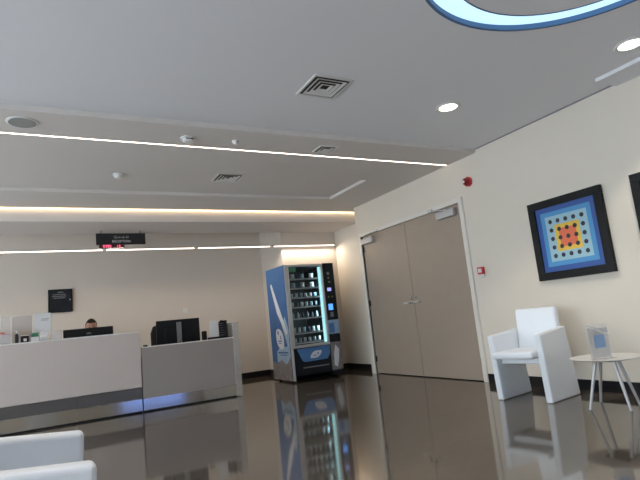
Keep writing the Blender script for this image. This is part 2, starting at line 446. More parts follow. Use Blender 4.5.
def dome(loc, r, h, label, name, cat, slot=False, flat=False):
    t = thing(name, loc, label, cat)
    bm = bmesh.new()
    if flat:
        lathe(bm, [(r, 0), (r, -.006), (r * .9, -.009)], n=40); obj('rim', bm, M['white'], t, smooth=False)
        bm = bmesh.new(); lathe(bm, [(r * .86, -.0091), (r * .84, -.0115)], n=40); obj('grille', bm, M['speaker'], t)
        return t
    lathe(bm, [(r, 0), (r, -h * .25), (r * .95, -h * .3)], n=32); obj('base', bm, M['white'], t)
    bm = bmesh.new(); lathe(bm, [(r * .8, -h * .3), (r * .78, -h * .7), (r * .6, -h * .93), (r * .2, -h)], n=32); d = obj('cover', bm, M['white'], t, smooth=True)
    if slot:
        bx('slot', (-r * .5, r * .5, -r * .79, -r * .70, -h * .62, -h * .42), M['dark'], d)
    return t
dome((1.27, 4.86, Z2), .075, .045, 'round white smoke detector with a dark slot beside the LED line', 'smoke_detector', 'smoke detector', slot=True)
dome((1.76, 4.83, Z2), .040, .040, 'tiny round white sensor dome next to the LED line, right of the slotted detector', 'motion_sensor', 'sensor')
dome((.775, 6.32, Z2 + .045), .075, .05, 'round white smoke detector inside the shallow ceiling tray', 'smoke_detector', 'smoke detector')
dome((-.18, 4.80, Z2), .125, .02, 'flat round ceiling speaker at the far left above the LED line', 'ceiling_speaker', 'speaker', flat=True)

# ------------------------------------------------------------------ wall devices
FR = (PI / 2, 0, 0)        # text facing -Y
WR = (PI / 2, 0, -PI / 2)  # text facing -X
t = thing('fire_alarm_strobe', (XR, 4.74, 2.61), 'dark red round fire alarm sounder high on wall right of the door', 'fire alarm')
bm = bmesh.new(); tube(bm, (0, 0, 0), (-.03, 0, 0), .065, n=28); obj('base', bm, M['red'], t)
bm = bmesh.new(); tube(bm, (-.03, 0, 0), (-.08, 0, 0), .054, .042, n=28); obj('lens', bm, M['darkred'], t)
bx('flash_window', (-.085, -.075, -.0, .036, -.018, .018), M['white'], t, bevel=.003)
t = thing('fire_call_point', (XR, 4.74, 1.42), 'square red fire alarm call point at hand height beside the door', 'fire alarm')
bx('housing', (-.045, 0, -.045, .045, -.045, .045), M['red'], t, bevel=.005)
bx('press_plate', (-.049, -.045, -.028, .028, -.026, .026), M['white'], t)
bx('lower_cover', (-.02, 0, -.035, .035, -.085, -.047), M['white'], t, bevel=.003)
t = thing('wall_switch', (2.33, 9.95, 1.44), 'small white switch plate on the back wall above the lower counter', 'switch')
bx('plate', (-.045, .045, -.01, 0, -.045, .045), M['white'], t, bevel=.003)
bx('rocker', (-.018, .018, -.014, -.01, -.028, .028), M['white'], t, bevel=.002)

# framed notice on the back wall
t = thing('wall_display_case', (.18, 9.95, 1.79), 'black glossy wall-mounted notice case on the back wall behind the counter', 'notice case')
bx('frame', (-.19, .19, -.05, 0, -.20, .20), M['black'], t, bevel=.008)
bx('panel', (-.165, .165, -.054, -.05, -.175, .175), M['vdark'], t)
bm = bmesh.new(); prism(bm, [(.05 * math.cos(a), .135 + .02 * math.sin(a)) for a in [PI * i / 8 for i in range(9)]], 'y', -.057, -.054); obj('emblem', bm, M['grey'], t)  # raised grey half-oval near the top of the panel
for k, (w, z) in enumerate(((.12, .10), (.13, .07), (.11, .04))): bx('text_line', (-w, w * .7, -.056, -.054, z, z + .012), M['grey'], t)
bx('lock', (.14, .155, -.06, -.054, .0, .018), M['white'], t)

# picture frames, right wall
def picture(yc, zc, w, label, group, deco):
    t = thing('framed_picture', (XR, yc, zc), label, 'picture', group); h = w / 2; f = .085
    bm = bmesh.new()
    for a in ((-h, h, -h, -h + f), (-h, h, h - f, h), (-h, -h + f, -h + f, h - f), (h - f, h, -h + f, h - f)): box(bm, -.05, 0, *a)
    obj('frame', bm, M['black'], t, bevel=.004)
    art = bx('canvas', (-.03, -.005, -h + f, h - f, -h + f, h - f), deco, t)
    return t
def art_mat(name, stops, pitch, rad, lim):
    """nested colour squares with a plain even grid of round dots, printed in the canvas"""
    m = bpy.data.materials.new(name); m.use_nodes = True; nt = m.node_tree; b = nt.nodes['Principled BSDF']; L = nt.links.new
    def math_(op, a, c=None):
        n = nt.nodes.new('ShaderNodeMath'); n.operation = op
        for i, v in enumerate((a, c)):
            if v is None: continue
            if isinstance(v, (int, float)): n.inputs[i].default_value = v
            else: L(v, n.inputs[i])
        return n.outputs[0]
    tc = nt.nodes.new('ShaderNodeTexCoord'); sp = nt.nodes.new('ShaderNodeSeparateXYZ'); L(tc.outputs['Object'], sp.inputs[0])
    u, v = sp.outputs[1], sp.outputs[2]
    che = math_('MAXIMUM', math_('ABSOLUTE', u), math_('ABSOLUTE', v))
    rp = nt.nodes.new('ShaderNodeValToRGB'); rp.color_ramp.interpolation = 'CONSTANT'
    e = rp.color_ramp.elements
    e[0].position = 0; e[0].color = (*stops[0][1], 1); e[1].position = stops[1][0]; e[1].color = (*stops[1][1], 1)
    for p_, c_ in stops[2:]: x = e.new(p_); x.color = (*c_, 1)
    L(che, rp.inputs[0])
    def cell(w): return math_('SUBTRACT', math_('FLOORED_MODULO', math_('ADD', w, pitch / 2), pitch), pitch / 2)
    cu, cv = cell(u), cell(v)
    d = math_('SQRT', math_('ADD', math_('MULTIPLY', cu, cu), math_('MULTIPLY', cv, cv)))
    dot = math_('MULTIPLY', math_('LESS_THAN', d, rad), math_('LESS_THAN', che, lim))
    mx = nt.nodes.new('ShaderNodeMix'); mx.data_type = 'RGBA'; L(dot, mx.inputs[0]); L(rp.outputs[0], mx.inputs[6]); mx.inputs[7].default_value = (.012, .015, .03, 1)
    L(mx.outputs[2], b.inputs['Base Color']); b.inputs['Roughness'].default_value = .5
    return m
ART1 = art_mat('art_nested_squares', [(0, (.75, .16, .07)), (.100, (.75, .50, .06)), (.148, (.30, .50, .60)), (.247, (.06, .27, .55)), (.300, (.025, .085, .32))], .095, .024, .24)
ART2 = art_mat('art_dark_squares', [(0, (.02, .04, .10)), (.25, (.012, .015, .03))], .2, .001, .01)
picture(3.43, 1.622, .885, 'square abstract picture of nested blue, yellow and orange squares in black frame', 'black framed pictures on the right wall', ART1)
picture(2.245, 1.622, .885, 'black framed picture cut off by the right edge of the photo', 'black framed pictures on the right wall', ART2)

# ------------------------------------------------------------------ reception counter
YD = 7.52
ct = thing('reception_counter', (0, YD, 0), 'tall pale reception counter front with steel plinth, left part of the desk', 'counter')
x0, x1 = -3.2, 1.112
bx('front_panel', (x0, x1, 0, .05, .342, 1.085), M['deskA'], ct, bevel=.002)
bx('counter_top', (x0, x1, 0, .34, 1.085, 1.10), M['edge'], ct, bevel=.002)
for a, b in ((x0, -1.2), (-1.194, .297), (.303, x1)):
    bx('lower_panel', (a, b, .02, .06, .185, .335), M['deskC'], ct)
    bx('steel_plinth', (a, b, .012, .05, .022, .181), M['steel'], ct)
bx('toe_recess', (x0, x1, .03, .06, 0, .022), M['black'], ct)
bx('worktop', (x0, x1, .06, .78, .71, .74), M['deskA'], ct)
bx('side_panel', (x0 - .03, x0, .0, .78, 0, 1.1), M['deskA'], ct)
bx('side_panel', (x1 - .03, x1 - .002, .06, .78, 0, .709), M['deskA'], ct)
lc = thing('low_counter', (0, YD, 0), 'lower dark grey desk section with steel plinth and satin end post', 'counter')
x0, x1 = 1.128, 2.455
bx('front_panel', (x0, x1, 0, .05, .182, .868), M['deskB'], lc, bevel=.002)
bx('counter_top', (x0, x1, 0, .12, .868, .880), M['edge'], lc, bevel=.002)
bx('steel_plinth', (x0, x1, .012, .05, .022, .178), M['steel'], lc)
bx('toe_recess', (x0, x1, .03, .06, 0, .022), M['black'], lc)
bx('worktop', (x0, x1, .06, .78, .71, .74), M['deskA'], lc)
bx('end_post', (x1 + .002, 2.55, -.0, .74, .01, 1.10), M['post'], lc, bevel=.003)
bx('side_panel', (x0 + .002, x0 + .03, .06, .78, 0, .709), M['deskA'], lc)

# items on the tall counter
ZC = 1.10
def holder(name, loc, w, h, d, label, cat, m, parts=()):
    t = thing(name, loc, label, cat)
    bm = bmesh.new(); box(bm, -w / 2, w / 2, 0, .004, 0, h); box(bm, -w / 2, w / 2, -d, .0, 0, .004)
    obj('stand', bm, m, t)
    for nm, dims, mm in parts: bx(nm, dims, mm, t)
    return t
Y0 = 7.70
t = thing('leaflet_dispenser', (-.50, Y0, ZC), 'clear acrylic leaflet dispenser at the left edge of the tall counter', 'leaflet holder')
bm = bmesh.new(); box(bm, -.055, .055, .05, .054, 0, .36); box(bm, -.055, -.051, -.03, .05, 0, .20); box(bm, .051, .055, -.03, .05, 0, .20); box(bm, -.055, .055, -.034, -.03, 0, .13)
obj('case', bm, M['acryl'], t)
bx('leaflet', (-.048, .048, -.02, .02, .002, .15), M['paper2'], t); bx('leaflet_header', (-.05, .0, -.026, -.021, .12, .15), M['red'], t)
holder('poster_stand', (-.315, Y0 + .08, ZC), .23, .35, .06, 'large clear acrylic poster stand holding pale pink sheet on counter', 'sign holder', M['acryl'],
       [('sheet', (-.10, .10, -.002, .0, .03, .33), clear('faded_sheet', (.62, .55, .53), .5))])
t = thing('hand_gel_bottle', (-.37, Y0 - .04, ZC), 'small dark pump bottle on counter in front of the pink poster stand', 'bottle')
bm = bmesh.new(); lathe(bm, [(.018, 0), (.020, .01), (.020, .10), (.009, .115), (.008, .125)], n=20); obj('body', bm, M['dark'], t, smooth=True)
bm = bmesh.new(); lathe(bm, [(.010, .125), (.010, .14), (.004, .142), (.004, .155)], n=16); box(bm, -.022, .008, -.005, .005, .152, .160); obj('pump', bm, M['white'], t)
t = thing('card_box', (-.28, Y0 - .06, ZC), 'small black and white card box standing low on the tall counter', 'card box')
bx('box_body', (-.045, .045, -.02, .02, 0, .085), M['black'], t, bevel=.002)
bx('white_label', (-.012, .022, -.0212, -.02, .015, .05), M['paper'], t); bx('white_lid', (-.047, .047, -.022, .022, .085, .092), M['paper'], t)
t = thing('card_stack', (-.275, Y0 - .014, ZC), 'stack of tan cards upright behind the black and white card box', 'cards')
bx('holder', (-.05, .05, -.018, .018, 0, .06), M['acryl2'], t); bx('cards', (-.042, .042, -.012, .012, .004, .155), M['tan'], t)
holder('sign_holder', (-.08, Y0 + .06, ZC), .215, .37, .06, 'tall acrylic stand with white printed notice, rightmost tall holder on counter', 'sign holder', M['acryl2'],
       [('notice', (-.10, .10, -.003, .0, .12, .365), M['paper']), ('text_line', (-.01, .08, -.0038, -.003, .285, .292), M['grey']),
        ('text_line', (-.01, .07, -.0038, -.003, .268, .274), M['grey'])])
t = thing('green_card_holder', (-.165, Y0 - .03, ZC), 'white card holder showing a dark green card on the tall counter', 'card holder')
bx('holder', (-.045, .045, -.02, .02, 0, .06), M['paper'], t); bx('green_card', (-.040, .040, -.006, .0, .061, .112), M['green'], t)
t = thing('white_card_holder', (-.062, Y0 - .03, ZC), 'small white card holder directly right of the green card', 'card holder')
bx('holder', (-.045, .045, -.02, .02, 0, .05), M['acryl'], t); bx('cards', (-.04, .04, -.01, .01, .004, .12), M['paper'], t)
t = thing('brochure_holder', (.088, Y0, ZC), 'empty clear acrylic brochure holder left of the computer monitor', 'leaflet holder')
bm = bmesh.new(); box(bm, -.065, .065, .03, .034, 0, .125); box(bm, -.065, .065, -.034, -.03, 0, .07)
for x in (-.065, -.022, .020, .061): box(bm, x, x + .004, -.03, .03, 0, .10)
obj('case', bm, M['acryl'], t)

# monitors seen from behind
def monitor(x, y, ztop, w, h, label, tilt_mat, col):
    t = thing('computer_monitor', (x, y, .74), label, 'monitor', 'computer monitors on the reception desk')
    zt = ztop - .74
    bx('screen_housing', (-w / 2, w / 2, -.012, .018, zt - h, zt), M['black'], t, bevel=.006)
    bx('screen', (-w / 2 + .012, w / 2 - .012, .018, .020, zt - h + .015, zt - .012), M['vdark'], t)
    bx('rear_bulge', (-w * .33, w * .33, -.04, -.012, zt - h + .05, zt - h + .26), M['black'], t, bevel=.012)
    bx('stand_column', (-.035, .035, -.07, -.04, .012, col), tilt_mat, t, bevel=.004)
    bx('stand_base', (-.13, .13, -.13, .08, 0, .012), M['dark'], t, bevel=.004)
    bm = bmesh.new(); tube(bm, (0, -.071, .14), (0, -.075, .14), .012); obj('cable_hole', bm, M['black'], t)
    return t
m1 = monitor(.494, 8.0, 1.223, .65, .38, 'black monitor back in front of the seated person behind tall counter', M['dark'], .40)
bm = bmesh.new(); prism(bm, [(.03 * math.cos(2 * PI * i / 16), .405 + .016 * math.sin(2 * PI * i / 16)) for i in range(16)], 'y', -.044, -.0121); obj('maker_badge', bm, M['grey'], m1)
m2 = monitor(1.752, 8.0, 1.232, .655, .40, 'black monitor back with grey stand column above the low counter', M['grey'], .45)
bx('corner_sticker', (.29, .305, -.0135, -.012, .10, .13), M['grey'], m2)
bx('corner_sticker', (.25, .26, -.0135, -.012, .10, .12), M['grey'], m2)

# desk phone / tray / papers at right of low counter
t = thing('desk_phone', (2.125, 7.86, .74), 'small black phone handset unit between the monitor and the letter rack', 'telephone')
bm = bmesh.new(); prism(bm, [(-.10, 0), (.08, 0), (.08, .10), (-.10, .03)], 'x', -.05, .05); obj('phone_base', bm, M['black'], t, bevel=.004)
bx('handset', (-.035, .045, .055, .085, .08, .275), M['black'], t, bevel=.012)
t = thing('letter_rack', (2.40, 7.83, .74), 'black stepped letter rack at the right end of the low counter', 'letter rack')
bx('rack_base', (-.22, .05, -.07, .11, 0, .17), M['black'], t, bevel=.004)
bm = bmesh.new(); prism(bm, [(-.10, .17), (.05, .17), (.05, .41), (.0, .42), (-.03, .39)], 'y', .08, .09); obj('back_plate', bm, M['black'], t)
for k in range(6):
    z = .185 + .036 * k; bx('rack_slot', (-.095 + .013 * k, .045, -.02 + .01 * k, .079, z, z + .008), M['grey'], t)
bm = bmesh.new(); box(bm, .045, .055, -.06, .09, .17, .41); obj('rack_side', bm, M['black'], t)
t = thing('paper_stack', (2.265, 7.80, .91), 'upright white papers leaning on the left side of the letter rack', 'papers')
bm = bmesh.new(); box(bm, -.085, .055, -.006, .006, 0, .25); obj('sheet', bm, M['paper'], t)
bm = bmesh.new(); box(bm, -.075, .065, .010, .020, 0, .245); obj('sheet', bm, M['paper2'], t)
t = thing('computer_mouse', (1.19, 7.57, .88), 'small black mouse at the left end of the low counter top', 'mouse')
bm = bmesh.new(); box(bm, -.03, .03, -.03, .045, 0, .022); obj('mouse_body', bm, M['black'], t, bevel=.01, seg=3)
bx('scroll_wheel', (-.003, .003, -.02, .0, .0222, .025), M['grey'], t)

# hanging sign + red clock display
t = thing('reception_sign', (1.05, 8.60, 2.62), 'black hanging sign with white writing over the counter', 'sign')
bx('board', (-.375, .375, -.02, .02, -.09, .095), M['dark'], t, bevel=.003)
text('lettering', 'RECEPTION', .056, M['paper'], t, (0, -.021, -.040), FR, sx=.95)
text('lettering', '\u0627\u0644\u0627\u0633\u062a\u0642\u0628\u0627\u0644', .046, M['paper'], t, (0, -.021, .035), FR, sx=.8)
for s in (-.3, .3):
    bm = bmesh.new(); tube(bm, (s, 0, .095), (s, 0, .14), .006, n=10); obj('hanger', bm, M['dark'], t)
t = thing('digital_clock', (.905, 8.60, 2.515), 'small digital display with red glowing digits under the hanging sign', 'clock')
bx('case', (-.19, .19, -.02, .02, -.04, .014), M['reddim'], t, bevel=.003)
text('hour_digits', '0390', .062, M['redled'], t, (-.07, -.0215, -.013), FR)
text('minute_digits', '13', .062, M['redled'], t, (.10, -.0215, -.013), FR)

# ------------------------------------------------------------------ person behind counter
def skin_mesh(name, verts, edges, radii, m, parent=None, sub=2, root=0):
    me = bpy.data.meshes.new(name); me.from_pydata([Vector(v) for v in verts], edges, []); 
    o = bpy.data.objects.new(name, me); C.objects.link(o); me.materials.append(m)
    sk = o.modifiers.new('skin', 'SKIN'); sk.use_smooth_shade = True
    if not me.skin_vertices: 
        bpy.context.view_layer.objects.active = o
        me.attributes  # layer appears with the modifier in 4.5
    lay = me.skin_vertices[0].data if me.skin_vertices else None
    if lay:
        for i, r in enumerate(radii):
            lay[i].radius = r if isinstance(r, tuple) else (r, r); lay[i].use_root = (i == root)
    s = o.modifiers.new('sub', 'SUBSURF'); s.levels = sub; s.render_levels = sub
    dg = bpy.context.evaluated_depsgraph_get(); dg.update()
    me2 = bpy.data.meshes.new_from_object(o.evaluated_get(dg)); bpy.data.objects.remove(o)
    me2.name = name
    for f in me2.polygons: f.use_smooth = True
    o = bpy.data.objects.new(name, me2); C.objects.link(o)
    if parent: o.parent = parent
    return o
PX, PY = .565, 8.62
person = thing('person', (PX, PY, 0), 'person with short dark hair seated behind the counter, mostly hidden by monitor', 'person')
V = []; E_ = []; Rr = []
def vtx(p, r, link=None):
    V.append(p); Rr.append(r); i = len(V) - 1
    if link is not None: E_.append((link, i))
    return i
pel = vtx((0, .05, .56), (.15, .11)); wa = vtx((0, .04, .74), (.135, .10), pel); ch = vtx((0, 0, .92), (.16, .11), wa)
up = vtx((0, -.02, 1.02), (.13, .09), ch); nk = vtx((0, -.04, 1.125), .055, up); nk2 = vtx((0, -.06, 1.15), .052, nk)
hands = []
for s in (-1, 1):
    sh = vtx((s * .18, -.02, 1.00), .062, up); el = vtx((s * .23, -.10, .78), .045, sh); wr = vtx((s * .13, -.36, .785), .028, el); hn = vtx((s * .115, -.42, .782), (.036, .02), wr)
    hands.append((s, hn))
    hp = vtx((s * .10, .02, .54), .095, pel); kn = vtx((s * .13, -.42, .52), .065, hp); an = vtx((s * .13, -.38, .11), .042, kn); ft = vtx((s * .14, -.50, .05), .040, an)
body = skin_mesh('body', V, E_, Rr, M['skin'], person)
# clothes as a slightly fatter skin over torso/legs
V = []; E_ = []; Rr = []
pel = vtx((0, .05, .60), (.155, .118)); wa = vtx((0, .04, .74), (.145, .112), pel); ch = vtx((0, 0, .92), (.172, .122), wa); up = vtx((0, -.02, 1.03), (.14, .10), ch); c = vtx((0, -.035, 1.09), .068, up)
for s in (-1, 1):
    sh = vtx((s * .18, -.02, 1.00), .074, up); el = vtx((s * .23, -.10, .78), .056, sh); wr = vtx((s * .145, -.31, .785), .038, el)
skin_mesh('shirt', V, E_, Rr, M['shirt'], person)
V = []; E_ = []; Rr = []
pel = vtx((0, .05, .56), (.158, .118))
for s in (-1, 1):
    hp = vtx((s * .10, .02, .54), .105, pel); kn = vtx((s * .13, -.42, .52), .077, hp); an = vtx((s * .13, -.38, .13), .058, kn)
skin_mesh('trousers', V, E_, Rr, M['trouser'], person)
# head
def head():
    bm = bmesh.new(); bmesh.ops.create_icosphere(bm, subdivisions=4, radius=1)
    for v in bm.verts:
        x, y, z = v.co
        wz = 1 - .22 * max(0, -z) ** 1.4
        v.co = Vector((x * .076 * wz, y * .095 * (1 - .10 * max(0, -z)), z * .115))
        # nose, brow, chin, eye sockets (face looks towards -Y)
        X, Y, Z = v.co
        if Y < -.03:
            v.co.y -= .020 * math.exp(-(X / .012) ** 2 - ((Z + .012) / .020) ** 2)
            v.co.y -= .006 * math.exp(-(X / .04) ** 2 - ((Z - .022) / .010) ** 2)
            for s in (-1, 1): v.co.y += .009 * math.exp(-((X - s * .030) / .014) ** 2 - ((Z - .004) / .010) ** 2)
            v.co.y -= .006 * math.exp(-(X / .022) ** 2 - ((Z + .050) / .007) ** 2)
            v.co.y -= .010 * math.exp(-(X / .025) ** 2 - ((Z + .092) / .018) ** 2)
    for s in (-1, 1):
        for k in range(8):
            t = k / 7 * PI; 
        b2 = bmesh.ops.create_icosphere(bm, subdivisions=2, radius=1)
        for v in b2['verts']: v.co = Vector((s * .076 + v.co.x * .009, .008 + v.co.y * .018, -.005 + v.co.z * .031))
    return bm
HC = (0, -.10, 1.250)
hd = obj('head', head(), M['skin'], person, smooth=True); hd.location = HC; hd.rotation_euler = (.12, 0, 0)
bm = bmesh.new()
for s in (-1, 1):
    b2 = bmesh.ops.create_icosphere(bm, subdivisions=2, radius=.0105)
    for v in b2['verts']: v.co += Vector((s * .030, -.078, .004))
obj('eyes', bm, M['vdark'], hd, smooth=True)
bm = bmesh.new(); b2 = bmesh.ops.create_icosphere(bm, subdivisions=4, radius=1)
dele = []
for v in bm.verts:
    x, y, z = v.co
    n = 1 + .03 * math.sin(23 * x + 11 * y) * math.sin(19 * z + 7 * x)
    v.co = Vector((x * .083 * n, y * .104 * n + .004, z * .120 * n + .006))
    lim = .066 if y < -.15 else (.0 if y < .25 else -.055)
    if v.co.z < lim: dele.append(v)
bmesh.ops.delete(bm, geom=dele, context='VERTS')
hr = obj('hair', bm, M['hair'], hd, smooth=True)
so = hr.modifiers.new('solid', 'SOLIDIFY'); so.thickness = .008; so.offset = -1
# fingers
for s, hn in hands:
    bx_, by_, bz_ = s * .115, -.44, .782
    V = [];E_ = [];Rr = []
    palm = vtx((bx_, by_ + .02, bz_), (.036, .016)); p2 = vtx((bx_, by_ - .035, bz_), (.038, .014), palm)
    for k, ln in enumerate((.060, .072, .078, .068)):
        ox = (k - 1.5) * .020 * -s
        a = vtx((bx_ + ox, by_ - .045, bz_), .0095, p2); b = vtx((bx_ + ox * 1.15, by_ - .045 - ln * .45, bz_ + .006), .0085, a); c = vtx((bx_ + ox * 1.2, by_ - .045 - ln * .9, bz_ - .014), .0068, b)
    a = vtx((bx_ - s * .040, by_ - .005, bz_ - .004), .011, palm); b = vtx((bx_ - s * .060, by_ - .035, bz_ - .010), .009, a)
    h = skin_mesh('hand', V, E_, Rr, M['skin'], person)
for s in (-1, 1):
    bm = bmesh.new(); box(bm, s * .135 - .045, s * .135 + .045, -.60, -.34, .0, .085); obj('shoe', bm, M['black'], person, bevel=.03, seg=4)

t = thing('computer_keyboard', (.565, 8.145, .74), 'dark keyboard on the worktop in front of the seated person', 'keyboard')
bx('keyboard_body', (-.21, .21, -.065, .07, 0, .018), M['dark'], t, bevel=.003)
bm = bmesh.new()
for i in range(14):
    for j in range(4): box(bm, -.20 + i * .0287, -.178 + i * .0287, -.055 + j * .029, -.032 + j * .029, .018, .023)
obj('keys', bm, M['black'], t)

def office_chair(x, y, label, rz=0, ztop=1.10, gas=.45):
    t = thing('office_chair', (x, y, 0), label, 'chair', 'black office chairs behind the counter', rz)
    bx('seat', (-.24, .24, -.22, .22, gas - .06, gas), M['black2'], t, bevel=.03, seg=3)
    bm = bmesh.new(); prism(bm, [(-.23, gas + .12), (.23, gas + .12), (.24, ztop - .14), (.20, ztop - .03), (.12, ztop), (-.12, ztop), (-.20, ztop - .03), (-.24, ztop - .14)], 'y', .26, .32)
    obj('backrest', bm, M['black2'], t, bevel=.018, seg=3)
    bx('back_bracket', (-.03, .03, .20, .255, gas - .10, gas + .30), M['dark'], t)
    bm = bmesh.new(); tube(bm, (0, 0, .10), (0, 0, gas - .06), .028); obj('gas_lift', bm, M['chrome'], t)
    for k in range(5):
        a = 2 * PI * k / 5 + .3; c, s = math.cos(a), math.sin(a)
        bm = bmesh.new(); tube(bm, (0, 0, .11), (.27 * c, .27 * s, .075), .024, .016, 12); l = obj('base_spoke', bm, M['black'], t)
        bm = bmesh.new(); tube(bm, (.27 * c - .02 * s, .27 * s + .02 * c, .03), (.27 * c + .02 * s, .27 * s - .02 * c, .03), .03, n=16); tube(bm, (.27 * c, .27 * s, .03), (.27 * c, .27 * s, .075), .008); obj('castor', bm, M['black'], l)
    for s in (-1, 1):
        bm = bmesh.new(); box(bm, s * .27 - .03, s * .27 + .03, -.15, .12, gas + .19, gas + .22); box(bm, s * .27 - .012, s * .27 + .012, -.03, .03, gas - .05, gas + .19)
        box(bm, min(s * .2, s * .27), max(s * .2, s * .27), -.03, .03, gas - .055, gas - .035); obj('armrest', bm, M['black'], t, bevel=.006)
    return t
office_chair(PX, PY + .05, 'black office chair carrying the seated person behind the tall counter', 0, .98)
office_chair(1.73, 8.62, 'empty black office chair showing at the left edge of the second monitor', 0, 1.20)

# ------------------------------------------------------------------ vending machine
VX0, VX1, VY0, VY1, VH = 3.61, 4.59, 7.98, 8.82, 2.01
vm = thing('vending_machine', (VX0, VY0, 0), 'tall blue vending machine with lit glass front in the alcove by the door', 'vending machine')
W = VX1 - VX0; D = VY1 - VY0
bm = bmesh.new()
box(bm, 0, .04, .03, D, .04, VH); box(bm, W - .23, W, .03, D, .04, VH); box(bm, .04, W - .23, D - .05, D, .04, VH)
box(bm, .04, W - .23, .03, D - .05, VH - .05, VH); box(bm, .04, W - .23, .03, D - .05, .04, .57)
obj('cabinet', bm, M['vint'], vm)
for x in (.08, W - .08):
    for y in (.08, D - .08):
        bm = bmesh.new(); tube(bm, (x, y, 0), (x, y, .04), .025); obj('foot', bm, M['black'], vm)
# left side print
sd = bx('side_panel', (-.004, 0, .02, D, .03, VH), M['vblue'], vm)
bm = bmesh.new(); prism(bm, [(.02, .03), (D, .03), (D, .36), (.62, .30), (.42, .38), (.22, .30), (.02, .44)], 'x', -.006, -.004); obj('stone_print', bm, M['vstone'], sd)
bm = bmesh.new(); prism(bm, [(.03, .44), (.22, .30), (.42, .38), (.62, .32), (.60, .52), (.40, .62), (.15, .60), (.03, .70)], 'x', -.0065, -.004); obj('wave_print', bm, M['vlight'], sd)
bm = bmesh.new(); prism(bm, [(.62, 1.74), (.67, 1.70), (.46, 1.20), (.14, .80), (.08, .84), (.36, 1.30)], 'x', -.007, -.004); obj('bottle_print', bm, M['vwhite'], sd)
bm = bmesh.new(); prism(bm, [(.30, .98), (.12, .62), (.03, .70), (.03, .90), (.14, 1.12)], 'x', -.006, -.004); obj('splash_print', bm, M['vlight'], sd)
def leaf_shape(cx, cz, w, h, lean=.3, n=10):
    pts = []
    for i in range(n):
        a = PI / 2 * i / (n - 1); pts.append((cx - w / 2 + w * math.sin(a) * 1.0, cz - h / 2 + h * (1 - math.cos(a)) * 1.0))
    # rounded leaf: two opposite rounded corners
    p = []
    R = min(w, h) * .75
    corners = [(cx - w / 2, cz - h / 2, 0), (cx + w / 2, cz - h / 2, 1), (cx + w / 2, cz + h / 2, 0), (cx - w / 2, cz + h / 2, 1)]
    cen = {1: (cx + w / 2 - R, cz - h / 2 + R, -PI / 2), 3: (cx - w / 2 + R, cz + h / 2 - R, PI / 2)}
    r2 = R * .3
    cen2 = {0: (cx - w / 2 + r2, cz - h / 2 + r2, PI), 2: (cx + w / 2 - r2, cz + h / 2 - r2, 0)}
    for k in range(4):
        c = cen.get(k) or cen2.get(k); r = R if k in cen else r2
        for i in range(n):
            a = c[2] + PI / 2 * i / (n - 1); p.append((c[0] + r * math.cos(a), c[1] + r * math.sin(a)))
    return [(x + lean * (z - cz), z) for x, z in p]
bm = bmesh.new(); prism(bm, leaf_shape(.42, .74, .34, .36, -.15), 'x', -.009, -.004); lg = obj('leaf_logo', bm, M['vwhite'], sd)
bm = bmesh.new()
prism(bm, [(.46, .80), (.52, .84), (.50, .90), (.44, .86)], 'x', -.0100, -.009); box(bm, -.0100, -.009, .34, .50, .69, .715); box(bm, -.0100, -.009, .36, .48, .655, .672); box(bm, -.01, -.009, .36, .40, .73, .80)
obj('logo_mark', bm, M['vblue2'], lg)
bm = bmesh.new(); box(bm, -.0072, -.004, .12, .55, .49, .515); box(bm, -.0072, -.004, .16, .50, .455, .47); obj('print_lettering', bm, M['vblue'], sd)
# front door pieces
FX0, FX1 = .045, .755
bm = bmesh.new(); f = .035
box(bm, FX0, FX1, -.015, .03, VH - .005 - f * 1.1, VH - .005); box(bm, FX0, FX1, -.015, .03, .565, .565 + .045)
box(bm, FX0, FX0 + f, -.015, .03, .61, VH - .04); box(bm, FX1 - f, FX1, -.015, .03, .61, VH - .04)
obj('window_frame', bm, M['vframe'], vm, bevel=.006)
bx('window_glass', (FX0 + f, FX1 - f, .002, .008, .61, VH - .045), M['glass'], vm)
bx('corner_strip', (.004, .043, -.008, .03, .03, VH), M['vframe'], vm, bevel=.006)
bx('light_strip', (FX1 - f - .055, FX1 - f - .004, .012, .028, .615, VH - .06), M['vled'], vm)
bx('header_sign', (FX0 + f + .004, FX0 + f + .15, .010, .02, VH - .13, VH - .05), mat('green_header', (.05, .30, .16), .5), vm)
# shelves
SZ = [1.765, 1.60, 1.435, 1.27, 1.075, .82, .655]
for z in SZ:
    s = bx('shelf', (.055, W - .235, .04, D - .10, z - .012, z), M['dark'], vm)
    bx('price_rail', (.055, FX1 - f - .06, .030, .040, z - .030, z - .004), M['shelf'], s)
# control column
cp = bx('control_panel', (FX1 + .004, W - .002, -.012, .03, .99, VH), M['vdark'], vm, bevel=.005)
xm = .855
bx('display', (xm - .045, xm + .035, -.015, -.012, 1.50, 1.56), M['vdisp2'], cp)
bx('touch_panel', (xm - .055, xm + .035, -.015, -.012, 1.16, 1.27), M['vdisp'], cp)
bm = bmesh.new(); tube(bm, (xm, -.012, 1.82), (xm, -.015, 1.82), .03); tube(bm, (xm, -.012, 1.74), (xm, -.015, 1.74), .02); obj('card_reader', bm, M['grey'], cp)
bx('indicator', (xm - .01, xm + .03, -.015, -.012, 1.655, 1.675), mat('pale_green_light', (.25, .38, .2), .5), cp)
for x in (-.045, .03): bx('button', (xm + x, xm + x + .022, -.015, -.012, 1.385, 1.41), mat('yellow_button', (.25, .22, .08), .5), cp)
bx('coin_slot', (xm - .03, xm + .03, -.016, -.012, 1.04, 1.125), M['grey'], cp)
bx('coin_panel', (FX1 + .004, W - .002, -.012, .03, .74, .985), M['vlight'], vm, bevel=.004)
bx('coin_print', (FX1 + .02, FX1 + .12, -.0135, -.012, .76, .93), M['vblue2'], vm)
bx('coin_return', (FX1 + .004, W - .002, -.014, .03, .60, .735), M['vdark'], vm, bevel=.004)
